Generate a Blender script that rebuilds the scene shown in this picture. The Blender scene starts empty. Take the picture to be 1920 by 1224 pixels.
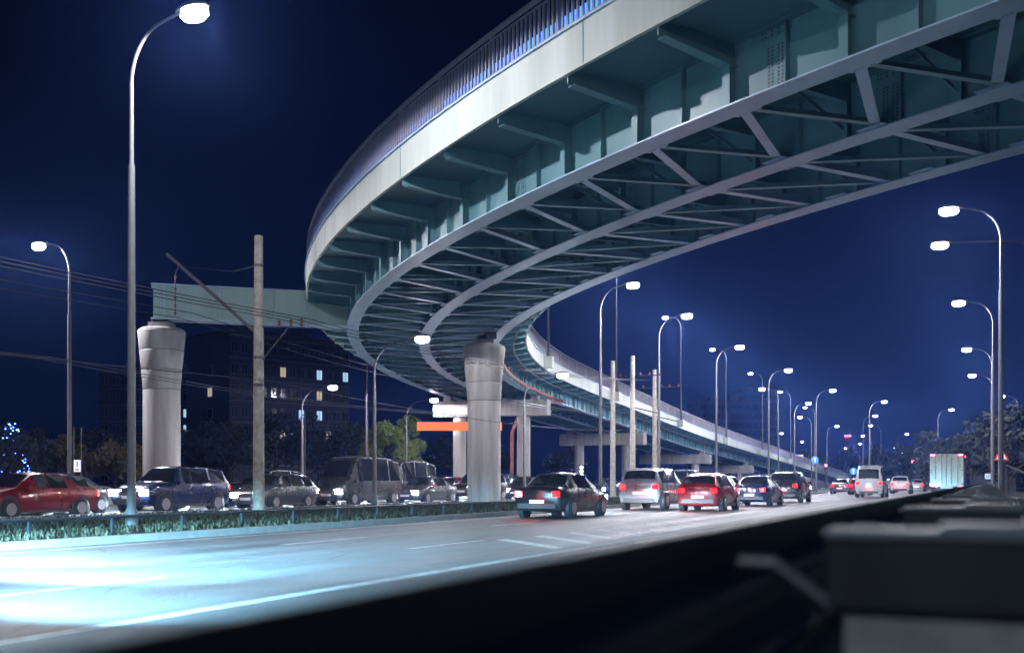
import bpy, math, random
from mathutils import Vector, Matrix
random.seed(7)
SC=bpy.context.scene
COL=SC.collection
# ------------------------------------------------------------------ constants
HC=1.15                                   # camera height
AZ=math.radians(24.1); SA,CA=math.sin(AZ),math.cos(AZ)
def RW(u,w,z=0.0):                        # road frame: u = metres left of the guardrail side, w = along the road
    return Vector((w*SA-u*CA, w*CA+u*SA, z))
RDIR=Vector((SA,CA,0)); RLEFT=Vector((-CA,SA,0))
# ------------------------------------------------------------------ materials
def mat(name,col,rough=.6,metal=0,noise=.15,scale=3.0,bump=0,emit=None,es=0,spec=.5,col2=None,streak=False,coat=0,trans=0,alpha=None):
    m=bpy.data.materials.new(name); m.use_nodes=True; nt=m.node_tree; b=nt.nodes['Principled BSDF']
    b.inputs['Roughness'].default_value=rough; b.inputs['Metallic'].default_value=metal
    b.inputs['Specular IOR Level'].default_value=spec; b.inputs['Coat Weight'].default_value=coat
    c=(*col,1)
    if noise>0 or bump>0:
        tc=nt.nodes.new('ShaderNodeTexCoord'); mp=nt.nodes.new('ShaderNodeMapping'); n=nt.nodes.new('ShaderNodeTexNoise')
        n.inputs['Scale'].default_value=scale; n.inputs['Detail'].default_value=8; n.inputs['Roughness'].default_value=.65
        if streak: mp.inputs['Scale'].default_value=(1,1,.12)
        nt.links.new(tc.outputs['Object'],mp.inputs['Vector']); nt.links.new(mp.outputs[0],n.inputs['Vector'])
        r=nt.nodes.new('ShaderNodeValToRGB')
        k=col2 or tuple(max(0,x*(1-2*noise)) for x in col)
        r.color_ramp.elements[0].position=.32; r.color_ramp.elements[1].position=.62
        r.color_ramp.elements[0].color=(*k,1); r.color_ramp.elements[1].color=c
        nt.links.new(n.outputs['Fac'],r.inputs['Fac']); nt.links.new(r.outputs[0],b.inputs['Base Color'])
        mr=nt.nodes.new('ShaderNodeMapRange'); mr.inputs[3].default_value=max(0,rough-.12); mr.inputs[4].default_value=min(1,rough+.12)
        nt.links.new(n.outputs['Fac'],mr.inputs[0]); nt.links.new(mr.outputs[0],b.inputs['Roughness'])
        if bump>0:
            bp=nt.nodes.new('ShaderNodeBump'); bp.inputs['Strength'].default_value=bump; bp.inputs['Distance'].default_value=.02
            n2=nt.nodes.new('ShaderNodeTexNoise'); n2.inputs['Scale'].default_value=scale*12; n2.inputs['Detail'].default_value=4
            nt.links.new(tc.outputs['Object'],n2.inputs['Vector'])
            nt.links.new(n2.outputs['Fac'],bp.inputs['Height']); nt.links.new(bp.outputs[0],b.inputs['Normal'])
    else: b.inputs['Base Color'].default_value=c
    if emit:
        b.inputs['Emission Color'].default_value=(*emit,1); b.inputs['Emission Strength'].default_value=es
    if trans: b.inputs['Transmission Weight'].default_value=trans
    return m
M={}
M['beampaint']=mat('beam_paint',(.34,.50,.46),.5,noise=.1,scale=.8,streak=True,bump=.08)
M['paint']=mat('bridge_paint',(.13,.275,.30),.42,noise=.14,scale=.8,streak=True,bump=.08)
M['postpaint']=mat('post_zinc',(.17,.21,.22),.8,noise=.2,scale=6)
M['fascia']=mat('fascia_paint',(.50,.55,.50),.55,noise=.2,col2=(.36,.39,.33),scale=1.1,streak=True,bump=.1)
M['flange']=mat('flange_lit_paint',(.42,.57,.72),.34,noise=.10,scale=1.5,bump=.05)  # lighter and bluer than the girders: light from below put into the colour
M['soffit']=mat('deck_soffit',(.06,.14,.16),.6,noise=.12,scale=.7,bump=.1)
M['rail']=mat('railing_steel',(.27,.25,.26),.5,metal=0,noise=.1)
M['bolt']=mat('bolt_steel',(.12,.13,.14),.5,metal=.5,noise=.1)
M['concrete']=mat('pier_concrete',(.40,.38,.36),.85,noise=.13,col2=(.20,.185,.17),scale=1.5,streak=True,bump=.35)
M['seam']=mat('pier_seam',(.05,.05,.05),.9,noise=0)
M['concpole']=mat('pole_concrete',(.36,.33,.28),.9,noise=.22,scale=5,bump=.5)
M['galv']=mat('galvanised_steel',(.085,.085,.09),.7,metal=.1,noise=.12,scale=6)
M['dark']=mat('dark_steel',(.02,.03,.042),.5,metal=.4,noise=.15,scale=6)
M['rust']=mat('red_brown_pipe',(.30,.09,.06),.55,noise=.2,scale=5)
M['wire']=mat('wire_black',(.02,.02,.022),.6,noise=0)
M['insul']=mat('brown_insulator',(.16,.06,.04),.3,noise=0)
M['asphalt']=mat('asphalt',(.060,.068,.072),.42,noise=.14,scale=1.3,bump=.55)
def asphalt_wear():
    m=M['asphalt']; nt=m.node_tree; b=nt.nodes['Principled BSDF']
    tc=nt.nodes.new('ShaderNodeTexCoord'); mp=nt.nodes.new('ShaderNodeMapping'); mp.vector_type='POINT'; mp.inputs['Rotation'].default_value=(0,0,AZ)
    nt.links.new(tc.outputs['Object'],mp.inputs[0])
    sc=nt.nodes.new('ShaderNodeVectorMath'); sc.operation='MULTIPLY'; sc.inputs[1].default_value=(1.6,.035,1); nt.links.new(mp.outputs[0],sc.inputs[0])
    n=nt.nodes.new('ShaderNodeTexNoise'); n.inputs['Scale'].default_value=1; n.inputs['Detail'].default_value=6; nt.links.new(sc.outputs[0],n.inputs['Vector'])
    v=nt.nodes.new('ShaderNodeTexVoronoi'); v.feature='DISTANCE_TO_EDGE'; v.inputs['Scale'].default_value=.33; nt.links.new(mp.outputs[0],v.inputs['Vector'])
    old=b.inputs['Base Color'].links[0].from_socket
    r1=nt.nodes.new('ShaderNodeMapRange'); r1.inputs[1].default_value=.3; r1.inputs[2].default_value=.7; r1.inputs[3].default_value=.62; r1.inputs[4].default_value=1.5; nt.links.new(n.outputs['Fac'],r1.inputs[0])
    r2=nt.nodes.new('ShaderNodeMapRange'); r2.inputs[1].default_value=.0; r2.inputs[2].default_value=.012; r2.inputs[3].default_value=.35; r2.inputs[4].default_value=1; nt.links.new(v.outputs['Distance'],r2.inputs[0])
    g=nt.nodes.new('ShaderNodeTexNoise'); g.inputs['Scale'].default_value=70; g.inputs['Detail'].default_value=2; nt.links.new(tc.outputs['Object'],g.inputs['Vector'])
    r3=nt.nodes.new('ShaderNodeMapRange'); r3.inputs[1].default_value=.3; r3.inputs[2].default_value=.7; r3.inputs[3].default_value=.7; r3.inputs[4].default_value=1.35; nt.links.new(g.outputs['Fac'],r3.inputs[0])
    m1=nt.nodes.new('ShaderNodeMath'); m1.operation='MULTIPLY'; nt.links.new(r1.outputs[0],m1.inputs[0]); nt.links.new(r2.outputs[0],m1.inputs[1])
    m2=nt.nodes.new('ShaderNodeMath'); m2.operation='MULTIPLY'; nt.links.new(m1.outputs[0],m2.inputs[0]); nt.links.new(r3.outputs[0],m2.inputs[1])
    s_=nt.nodes.new('ShaderNodeVectorMath'); s_.operation='SCALE'; nt.links.new(old,s_.inputs[0]); nt.links.new(m2.outputs[0],s_.inputs['Scale']); nt.links.new(s_.outputs[0],b.inputs['Base Color'])
    r4=nt.nodes.new('ShaderNodeMapRange'); r4.inputs[1].default_value=.3; r4.inputs[2].default_value=.7; r4.inputs[3].default_value=.48; r4.inputs[4].default_value=.74; nt.links.new(n.outputs['Fac'],r4.inputs[0]); nt.links.new(r4.outputs[0],b.inputs['Roughness'])
asphalt_wear()
M['path']=mat('shoulder_asphalt',(.055,.06,.06),.75,noise=.2,scale=1.1,bump=.5)
M['ground']=mat('bare_ground',(.045,.05,.035),.95,noise=.3,scale=.5,bump=.5)
M['kerb']=mat('kerb_stone',(.16,.16,.155),.85,noise=.15,scale=4,bump=.4)
M['mark']=mat('road_paint',(.42,.42,.41),.7,noise=.28,scale=4,bump=.2)
M['grass']=mat('grass_blades',(.032,.040,.018),.8,noise=.3,scale=3)
M['turf']=mat('turf_soil',(.045,.05,.03),.95,noise=.3,scale=2,bump=.6)
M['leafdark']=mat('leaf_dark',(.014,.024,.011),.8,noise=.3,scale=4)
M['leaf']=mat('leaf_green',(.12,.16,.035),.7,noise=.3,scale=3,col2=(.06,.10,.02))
M['leafyel']=mat('leaf_autumn',(.10,.075,.02),.7,noise=.3,scale=3)
M['bark']=mat('bark',(.10,.08,.06),.9,noise=.3,scale=6,bump=.6)
M['wall']=mat('block_wall',(.07,.07,.078),.9,noise=.12,scale=.4,streak=True)
M['wall2']=mat('brick_wall',(.10,.06,.05),.9,noise=.2,scale=.6)
M['roof']=mat('roof_sheet',(.12,.08,.08),.8,noise=.2)
M['glassdark']=mat('window_glass',(.03,.035,.045),.08,noise=0,spec=.8)
M['frame']=mat('window_frame',(.20,.20,.21),.6,noise=.05)
M['litwarm']=mat('lit_window_warm',(.5,.45,.35),.5,noise=0,emit=(1,.82,.6),es=.45)
M['litcool']=mat('lit_window_cool',(.4,.5,.6),.5,noise=0,emit=(.45,.75,1),es=.9)
M['lamp']=mat('lamp_lens',(.9,.9,.9),.3,noise=0,emit=(.92,.90,1.0),es=14)
M['lampw']=mat('lamp_lens_warm',(.9,.9,.85),.3,noise=0,emit=(1,.84,.62),es=14)
M['led']=mat('blue_light_strip',(.1,.2,.6),.4,noise=0,emit=(.05,.24,1.0),es=2.4)
M['head']=mat('headlight_lens',(.9,.9,.9),.15,noise=0,emit=(.80,.90,1.0),es=110)
M['tail']=mat('taillight_lens',(.5,.02,.02),.2,noise=0,emit=(1,.003,.004),es=16)
M['tyre']=mat('tyre_rubber',(.02,.02,.02),.85,noise=0)
M['rim']=mat('wheel_rim',(.45,.45,.47),.3,metal=.9,noise=0)
M['carglass']=mat('car_glass',(.015,.018,.02),.05,noise=0,spec=.9)
M['trim']=mat('black_trim',(.025,.025,.027),.5,noise=0)
M['plate']=mat('number_plate',(.7,.7,.7),.5,noise=0)
M['orange']=mat('orange_sign_board',(.75,.14,.03),.6,noise=.05,scale=1,emit=(1,.17,.03),es=.55)  # board glows through its own colour, no lamp lights it
M['white']=mat('white_sign_glow_face',(.8,.8,.82),.5,noise=0,emit=(.8,.85,1),es=.35)  # faint glow put into the sign white, with no lamp behind
M['red']=mat('red_sign_glow_paint',(.6,.03,.03),.5,noise=0,emit=(1,.05,.05),es=.25)  # red paint given a faint glow of its own, though no lamp
M['bluesign']=mat('blue_sign_glow_paint',(.03,.12,.5),.5,noise=0,emit=(.05,.3,1),es=1.2)  # blue paint made to glow by itself, without any lamp
M['black']=mat('black_sign_paint',(.01,.01,.01),.6,noise=0)
M['redlamp']=mat('red_lamp_lens',(.6,.02,.03),.3,noise=0,emit=(1,.05,.12),es=30)
M['greenlamp']=mat('green_lamp_lens',(.1,.7,.3),.3,noise=0,emit=(.3,1,.35),es=18)
M['bluelamp']=mat('blue_lamp_lens',(.1,.2,.8),.3,noise=0,emit=(.07,.16,1),es=20)
M['cyanlamp']=mat('cyan_lamp_lens',(.3,.7,.9),.3,noise=0,emit=(.25,.7,1),es=12)
CARP={}
for n,c in dict(white=(.5,.51,.52),silver=(.24,.25,.27),black=(.018,.018,.02),red=(.20,.010,.012),blue=(.010,.022,.08),grey=(.06,.065,.07),beige=(.28,.25,.20),green=(.03,.11,.07)).items():
    CARP[n]=mat('car_paint_'+n,c,.28,metal=.25,noise=.03,scale=1,coat=.8)
# ------------------------------------------------------------------ helpers
class MB:
    def __init__(s): s.v=[];s.f=[]
    def quad(s,a,b,c,d):
        n=len(s.v); s.v+=[a,b,c,d]; s.f.append((n,n+1,n+2,n+3))
    def box(s,c,sz,R=None):
        n=len(s.v); c=Vector(c)
        for x in (-.5,.5):
            for y in (-.5,.5):
                for z in (-.5,.5):
                    p=Vector((x*sz[0],y*sz[1],z*sz[2]))
                    if R is not None: p=R@p
                    s.v.append(c+p)
        for q in ((0,1,3,2),(4,6,7,5),(0,4,5,1),(2,3,7,6),(0,2,6,4),(1,5,7,3)): s.f.append(tuple(n+i for i in q))
    def beam(s,a,b,w,h,up=(0,0,1)):
        a=Vector(a);b=Vector(b);d=b-a;L=d.length;d.normalize();up=Vector(up)
        x=d.cross(up)
        if x.length<1e-4: x=d.cross(Vector((1,0,0)))
        x.normalize(); z=x.cross(d); R=Matrix((x,d,z)).transposed(); s.box((a+b)/2,(w,L,h),R)
    def tube(s,pts,r,n=8,cap=True):
        pts=[Vector(p) for p in pts]; base=len(s.v); rr=r if isinstance(r,(list,tuple)) else [r]*len(pts)
        px=None
        for i,p in enumerate(pts):
            d=(pts[min(i+1,len(pts)-1)]-pts[max(i-1,0)]).normalized()
            if px is None: px=d.cross(Vector((0,0,1)));  px=px if px.length>1e-3 else Vector((1,0,0))
            x=(px-d*px.dot(d)).normalized(); px=x; y=d.cross(x)
            for k in range(n):
                t=2*math.pi*k/n; s.v.append(p+(x*math.cos(t)+y*math.sin(t))*rr[i])
        for i in range(len(pts)-1):
            for k in range(n):
                a=base+i*n+k;b=base+i*n+(k+1)%n; s.f.append((a,b,b+n,a+n))
        if cap:
            s.f.append(tuple(base+k for k in range(n))[::-1]); s.f.append(tuple(base+(len(pts)-1)*n+k for k in range(n)))
    def lathe(s,prof,c=(0,0,0),n=32):
        s.tube([Vector(c)+Vector((0,0,z)) for r,z in prof],[r for r,z in prof],n)
    def slice(s,v0,f0,f1):
        o=MB(); fs=s.f[f0:f1]; vs=sorted({i for f in fs for i in f}); ix={v:i for i,v in enumerate(vs)}
        o.v=[s.v[i] for i in vs]; o.f=[tuple(ix[i] for i in f) for f in fs]; return o
    def mark(s):
        if not hasattr(s,'m'): s.m=[]
        s.m.append(len(s.f))
    def build_each(s,name,m,parent,limit=96,smooth=False):
        ms=s.m+([len(s.f)] if s.m[-1]!=len(s.f) else []); pcs=[(ms[i],ms[i+1]) for i in range(len(ms)-1)]
        def near(p):
            f=s.f[p[0]]; c=s.v[f[0]]; return abs(c[0]-.3*c[1])*.6+abs(c[1]-20)
        pcs.sort(key=near)
        for p in pcs[:limit]: s.slice(0,*p).build(name,m,parent,smooth)
        if pcs[limit:]:
            o=MB()
            for p in pcs[limit:]:
                q=s.slice(0,*p); n=len(o.v); o.v+=q.v; o.f+=[tuple(i+n for i in f) for f in q.f]
            tag(o.build(name,m,parent,smooth),kind='stuff')
    def build(s,name,m,parent=None,smooth=False):
        me=bpy.data.meshes.new(name); me.from_pydata([tuple(p) for p in s.v],[],s.f); me.materials.append(M[m] if isinstance(m,str) else m)
        me.update()
        if smooth:
            me.polygons.foreach_set('use_smooth',[True]*len(me.polygons))
            try: me.set_sharp_from_angle(angle=math.radians(35))
            except Exception: pass
        o=bpy.data.objects.new(name,me); COL.objects.link(o)
        if parent: o.parent=parent
        return o
def tag(o,label=None,cat=None,group=None,kind=None):
    if label:o['label']=label
    if cat:o['category']=cat
    if group:o['group']=group
    if kind:o['kind']=kind
    return o
def empty(name,loc,rz=0):
    o=bpy.data.objects.new(name,None); COL.objects.link(o); o.location=loc; o.rotation_euler=(0,0,rz); o.empty_display_size=.3; return o
def copy_tree(o,parent=None):
    c=o.copy(); COL.objects.link(c)
    if parent: c.parent=parent
    for ch in list(o.children): copy_tree(ch,c)
    return c
def light(name,kind,loc,power,col,parent=None,**k):
    l=bpy.data.lights.new(name,kind); l.energy=power; l.color=col
    for a,b in k.items(): setattr(l,a,b)
    o=bpy.data.objects.new(name,l); COL.objects.link(o); o.location=loc
    if parent:o.parent=parent
    return o
ORD=['first','second','third','fourth','fifth','sixth','seventh','eighth','ninth','tenth','eleventh','twelfth','thirteenth','fourteenth','fifteenth','sixteenth']
# ------------------------------------------------------------------ bridge centre line
KS=.9
KN=[-60,-30,0,20,40,60,80,100,118,500]; KV=[.0050,.00751,.01158,.01479,.01242,.01279,.00258,.00224,0,0]
ZN=[-60,-30,10,50,90,130,330]; ZV=[8.5,8.43,7.96,7.94,6.71,4.42,-3.3]
def interp(x,X,Y):
    if x<=X[0]: return Y[0]
    for i in range(len(X)-1):
        if x<=X[i+1]: return Y[i]+(Y[i+1]-Y[i])*(x-X[i])/(X[i+1]-X[i])
    return Y[-1]
DS=.25
PATH={}
def _integrate():
    th=-.5834;x,y=7.1108,26.9732;PATH[0]=(x,y,th)
    for sgn in (1,-1):
        th=-.5834;x,y=7.1108,26.9732
        i=0
        while abs(i*DS)<345 and i*DS>-62:
            k=interp((i+.5*sgn)*DS,KN,KV); th2=th+sgn*k*DS; tm=(th+th2)/2
            x+=sgn*math.sin(tm)*DS; y+=sgn*math.cos(tm)*DS; th=th2; i+=sgn; PATH[i]=(x,y,th)
_integrate()
def smz(s): return sum(interp(s+d,ZN,ZV) for d in (-12,-8,-4,0,4,8,12))/7
def fr(s):                                 # s in metres on the built bridge
    q=s/KS/DS; i=math.floor(q); f=q-i
    a=PATH[i];b=PATH[i+1]
    return KS*(a[0]+(b[0]-a[0])*f), KS*(a[1]+(b[1]-a[1])*f), a[2]+(b[2]-a[2])*f, KS*smz(s/KS)+HC
def BP(s,off,v):                           # bridge point: off left of the centre line, v above the girder bottoms
    x,y,t,z=fr(s); return Vector((x-math.cos(t)*off, y+math.sin(t)*off, z+v))
def sweep(mb,s0,s1,o0,o1,v0,v1,step=1.0,cap=True):
    n=max(1,int(round((s1-s0)/step))); b=len(mb.v)
    for i in range(n+1):
        s=s0+(s1-s0)*i/n
        for o,v in ((o0,v0),(o1,v0),(o1,v1),(o0,v1)): mb.v.append(BP(s,o,v))
    for i in range(n):
        for k in range(4):
            a=b+i*4+k;c=b+i*4+(k+1)%4; mb.f.append((a,c,c+4,a+4))
    if cap: mb.f.append((b,b+1,b+2,b+3)); mb.f.append((b+4*n+3,b+4*n+2,b+4*n+1,b+4*n))
WG,WO,VD,HF,HR=3.54,2.07,1.14,.885,1.12
S0,S1=-52,296; SG=236
def overpass():
    root=empty('curved_overpass',(0,0,0)); tag(root,'long curved steel overpass on three girders sweeping over the road and down to the right','overpass')
    so=VD+.14
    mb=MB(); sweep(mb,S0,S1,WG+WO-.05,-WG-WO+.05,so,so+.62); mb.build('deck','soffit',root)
    for sg in (1,-1):
        o=sg*(WG+WO)
        mb=MB(); sweep(mb,S0,S1,o-.04*sg,o+.05*sg,VD,VD+HF)
        mb.build('fascia','fascia',root)
        # thin joints proud of the fascia and a lip along its top
        mb=MB(); sweep(mb,S0,S1,o-.06*sg,o+.11*sg,VD+HF,VD+HF+.04); mb.build('fascia_lip','flange',root)
        mb=MB()
        s=-50
        while s<230:
            mb.mark(); sweep(mb,s,s+.03,o+.05*sg,o+.056*sg,VD+.01,VD+HF-.01,cap=True); s+=8.4
        mb.build_each('fascia_joint','paint',root)
        # railing
        mb=MB(); top=VD+HF+.04
        sweep(mb,S0,S1,o-.08*sg,o+.02*sg,top+HR-.07,top+HR)
        sweep(mb,S0,S1,o-.05*sg,o-.01*sg,top+HR-.21,top+HR-.17)
        sweep(mb,S0,S1,o-.05*sg,o-.01*sg,top+.08,top+.12)
        s=-48.
        while s<S1-1:
            st=.165 if s<60 else .3
            p=BP(s,o-.03*sg,top+.12); q=BP(s,o-.03*sg,top+HR-.17); x,y,t,z=fr(s)
            R=Matrix.Rotation(-t,3,'Z'); mb.box((p+q)/2,(.04,.07,(q-p).length),R); s+=st
        mb.build('railing','rail',root)
        mb=MB(); s=-48.
        while s<S1-1:
            p=BP(s,o-.10*sg,top); q=BP(s,o-.10*sg,top+HR+.03); x,y,t,z=fr(s)
            mb.mark(); mb.box((p+q)/2,(.09,.10,(q-p).length),Matrix.Rotation(-t,3,'Z')); s+=2.6
        mb.build_each('railing_post','rail',root,48)
        mb=MB(); sweep(mb,S0,S1,o-.20*sg,o-.15*sg,top,top+(.44 if sg>0 else .12)); mb.build('light_strip','led',root)
        # parapet kerb behind
        mb=MB(); sweep(mb,S0,S1,o-1.3*sg,o-1.1*sg,so+.62,so+1.35,step=2); mb.build('parapet','concrete',root)
    L=2.62; first=-1.6+.0
    for gi,go in enumerate((WG,0,-WG)):
        g=MB(); sweep(g,S0,SG,go-.012,go+.012,.035,so)
        w=g.build('girder','paint',root)
        f=MB(); sweep(f,S0,SG,go-.28,go+.28,0,.035); f.build('bottom_flange','flange',w)
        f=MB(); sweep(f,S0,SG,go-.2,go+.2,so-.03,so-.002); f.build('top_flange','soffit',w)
        st=MB(); k=-20
        while first+k*L<SG-2:
            s=first+k*L
            if s>S0+1:
                for sd in (1,-1):
                    for ds,wd,th in ((0,.24,.02),(L/2,.13,.016)):
                        a=BP(s+ds,go+sd*(.012+wd/2),.035); b=BP(s+ds,go+sd*(.012+wd/2),so-.03); x,y,t,z=fr(s)
                        st.mark(); st.box((a+b)/2,(wd,th,(b-a).length),Matrix.Rotation(-t,3,'Z'))
                    if True and sd==1:
                        st.mark()
                        a=BP(s,go+sd*.25,.035); b=BP(s,go+sd*.25,so-.4)
                        st.box((a+b)/2,(.02,.2,(b-a).length),Matrix.Rotation(-fr(s)[2],3,'Z'))
            k+=1
        st.build_each('stiffener','paint',w,90)
        bl=MB(); s=-2.6-8.5*5
        sp=MB()
        while s<60:
            for sd in (1,-1):
                sp.mark(); sweep(sp,s-.22,s+.22,go+sd*.012,go+sd*.024,.12,so-.22,step=.22)
                sp.mark(); sweep(sp,s-.35,s+.35,go+sd*.012,go+sd*.026,so-.2,so-.05,step=.35)
                if sd==1:
                    for r in range(11):
                        for c in (-.16,-.07,.07,.16):
                            p=BP(s+c,go+sd*.024,.17+r*.072); x,y,t,z=fr(s); bl.box(p,(.03,.032,.032),Matrix.Rotation(-t,3,'Z'))
                    for r in range(2):
                        for c in (-.3,-.22,-.08,.08,.22,.3):
                            p=BP(s+c,go+sd*.026,so-.16+r*.08); bl.box(p,(.03,.032,.032),Matrix.Rotation(-fr(s)[2],3,'Z'))
            s+=8.5
        sp.build_each('splice_plate','paint',w); tag(bl.build('bolt','bolt',w),kind='stuff')
    # cantilever brackets under both overhangs
    nb=0; far=MB(); k=-18
    while first+k*L<SG-4:
        s=first+k*L
        if s>S0+2:
            for sg in (1,-1):
                near=(nb<96) and s<85
                mb=MB() if near else far
                x,y,t,z=fr(s); o0=sg*(WG+.26); o1=sg*(WG+WO-.04)
                i0=[BP(s,o0,so-.46),BP(s,o0,so-.002),BP(s,o1,so-.002),BP(s,o1,so-.30)]
                tv=Vector((math.sin(t),math.cos(t),0))*.012
                n=len(mb.v)
                for p in i0: mb.v+=[p-tv,p+tv]
                mb.f+=[(n,n+2,n+4,n+6),(n+1,n+7,n+5,n+3),(n,n+1,n+3,n+2),(n+2,n+3,n+5,n+4),(n+4,n+5,n+7,n+6),(n+6,n+7,n+1,n)]
                mb.beam(BP(s,sg*(WG+.02),so-.47),BP(s,o0+sg*.05,so-.47),.2,.022)
                mb.beam(BP(s,o0,so-.47),BP(s,o1-.1*sg,so-.31),.24,.022)
                for c in (-.06,.06):
                    for q in (.35,.43,.51,.59):
                        mb.box(BP(s+c,sg*(WG+q),so-.475+.02*q),(.03,.03,.035))
                if near: mb.build('bracket','paint',root); nb+=1
        k+=1
    if far.v: tag(far.build('bracket','paint',root),kind='stuff')
    # plan bracing and cross frames between the girders
    nbr=0; farb=MB(); nfr=0; farf=MB(); k=-18
    def node(s,o): return BP(s,o,.075)
    while first+k*L<SG-4:
        s=first+k*L
        if s>S0+3:
            A=s; B=s-1.75+ (0); 
            # outer bay: A_k joins the middle-girder nodes on either side
            mem=[((s,WG-.2),(s+1.85,.2),1),((s,WG-.2),(s-.95,.2),0),((s+1.85,-.2),(s+1.6,-WG+.2),1),((s+1.85,-.2),(s-.9,-WG+.2),0)]
            for (sa,oa),(sb,ob),big in mem:
                if sb>SG-2: continue
                near=nbr<96 and -25<s<62
                mb=MB() if near else farb
                a=node(sa,oa);b=node(sb,ob)
                if big: mb.beam(a,b,.22,.02); mb.beam(a+Vector((0,0,.10)),b+Vector((0,0,.10)),.02,.19)
                else: mb.beam(a,b,.15,.02); mb.beam(a+Vector((0,0,.06)),b+Vector((0,0,.06)),.02,.11)
                if near: mb.build('brace','flange' if big else 'paint',root); nbr+=1
            # gusset plates with bolts
            gp=MB(); far_=s>=62
            if far_: gp=farf
            for ss,oo in ((s,WG-.3),(s+1.85,.3),(s-.0+1.85,-.3),(s+.5,-WG+.3)):
                if ss<SG-2:
                    if not far_ and gp.v: gp.build('gusset_plate','flange',root); gp=MB()
                    sweep(gp,ss-.32,ss+.32,oo-.13,oo+.13,.036,.05,step=.32)
                    if s<45:
                        for c in (-.2,-.12,.05,.13,.2):
                            for q in (-.06,.04): gp.box(BP(ss+c,oo+q,.03),(.03,.03,.03))
            near=s<62
            mb=MB() if near else farf
            for o0,o1 in ((WG-.26,.26),(-.26,-WG+.26)):
                mb.beam(BP(s,o0,so-.25),BP(s,o1,so-.25),.02,.42); mb.beam(BP(s,o0,so-.47),BP(s,o1,so-.47),.18,.02)
                mid=(o0+o1)/2
                mb.beam(BP(s,o0,.25),BP(s,mid,so-.5),.02,.09); mb.beam(BP(s,o1,.25),BP(s,mid,so-.5),.02,.09)
                for q in (-.45,.45): pass
            if near:
                mb.build('cross_frame','paint',root); gp.build('gusset_plate','flange',root)
        k+=1
    if farb.v: tag(farb.build('brace','paint',root),kind='stuff')
    if farf.v: tag(farf.build('cross_frame','paint',root),kind='stuff')
    # thin service conduit under the inner overhang
    mb=MB(); mb.tube([BP(s,-WG-1.35,so-.55+.02*math.sin(s)) for s in range(-10,200,2)],.035,6); mb.build('conduit','galv',root)
    # outrigger crossbeam carried by the outer pier
    p1=Vector((-15.9,47.0,0)); p2=Vector((-1.2,51.4,0)); d=(p2-p1).normalized(); zb=8.3
    sx=44*KS
    # find where the outer fascia and outer web cut the beam line
    def cut(off):
        best=None
        for i in range(150,600):
            s=i*.1; q=BP(s,off,0); v=Vector((q.x,q.y,0))-p1; e=abs(v.x*d.y-v.y*d.x)
            if best is None or e<best[0]: best=(e,v.dot(d))
        return best[1]
    cf=cut(WG+WO+.06); cw=cut(WG+.02)
    mb=MB(); mid=(p1+d*(cf/2)); R=Matrix.Rotation(math.atan2(d.y,d.x),3,'Z')
    def bb(t0,t1,y0,y1,z0,z1): mb.box(p1+d*((t0+t1)/2)+R@Vector((0,(y0+y1)/2,0))+Vector((0,0,(z0+z1)/2)),(t1-t0,abs(y1-y0),z1-z0),R)
    bb(.1,cf,-.42,.42,zb+.03,zb+1.48); bb(cf,cw,-.42,.42,zb+.03,zb+VD+.13)
    cb=mb.build('crossbeam','beampaint',root)
    mb=MB(); bb(0,cw,-.55,.55,zb-.01,zb+.028); bb(0,cf,-.55,.55,zb+1.482,zb+1.52)
    for t in (.55,2.9,5.3,cf-.02): bb(t,t+.025,-.54,-.421,zb+.03,zb+1.48)
    mb.build('flange_plate','flange',cb)
    mb=MB(); 
    for y in (-.9,.9): mb.box(p2+R@Vector((0,y*0.6,0))+Vector((0,0,zb-.2)),(.5,.5,.3),R)
    mb.build('bearing','dark',root)
    # drain pipe
    mb=MB(); pts=[BP(s,-WG-.55,.1) for s in range(40,70,3)]
    e=pts[-1]; f=Vector((BENT[0][0]+1.6,BENT[0][1]-.75,0)); pts+=[Vector((f.x+.9,f.y,e.z-.6)),Vector((f.x,f.y,4.9)),Vector((f.x,f.y,.05))]
    mb.tube(pts,.13,10); mb.build('drain_pipe','rust',root,True)
    return root
def bent_at(s):
    x,y,t,z=fr(s); return (x,y,t,z)
BENT=[bent_at(s) for s in (61,92,120,146,172)]
overpass()
def pier(x,y,top,lab,grp):
    r=empty('overpass_pier',(x,y,0)); tag(r,lab,'pier',grp)
    mb=MB(); hc=2.7; b=top-hc
    mb.lathe([(.80,-.3),(.80,b-.02)],n=48); mb.build('shaft','concrete',r,True)
    mb=MB(); pr=[]
    for i in range(3):
        z0=b+i*.86; z1=b+(i+1)*.86
        r0=.80+.23*(i*.86/2.58)**1.1; r1=.80+.23*((i+1)*.86/2.58)**1.1
        pr+=[(r0-.035,z0),(r0,z0+.045),(r1,z1-.045),(r1-.035,z1)]
    pr+=[(1.0,top-.09),(.86,top)]
    mb.lathe(pr,n=48); mb.build('capital','concrete',r,True)
    mb=MB()
    for i in range(4):
        z0=b+min(i*.86,2.575); rr=.80+.23*(min(i*.86,2.58)/2.58)**1.1-.028
        if i<3: mb.lathe([(rr,z0-.028),(rr,z0+.028)],n=48)
    mb.build('seam_band','seam',r,True)
    mb=MB(); mb.box((0,0,top+.12),(.95,.8,.26)); mb.build('plinth','concrete',r)
    mb=MB(); mb.box((0,0,top+.29),(.6,.6,.08)); mb.box((0,0,top+.335),(.75,.75,.03)); mb.build('bearing','dark',r)
    return r
pier(-15.5,47.2,7.92,'round concrete pier with flared ringed head holding the end of the crossbeam at left','flared round piers')
pier(-1.35,51.5,7.75,'round concrete pier with flared ringed head under the curve in mid picture','flared round piers')
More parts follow.
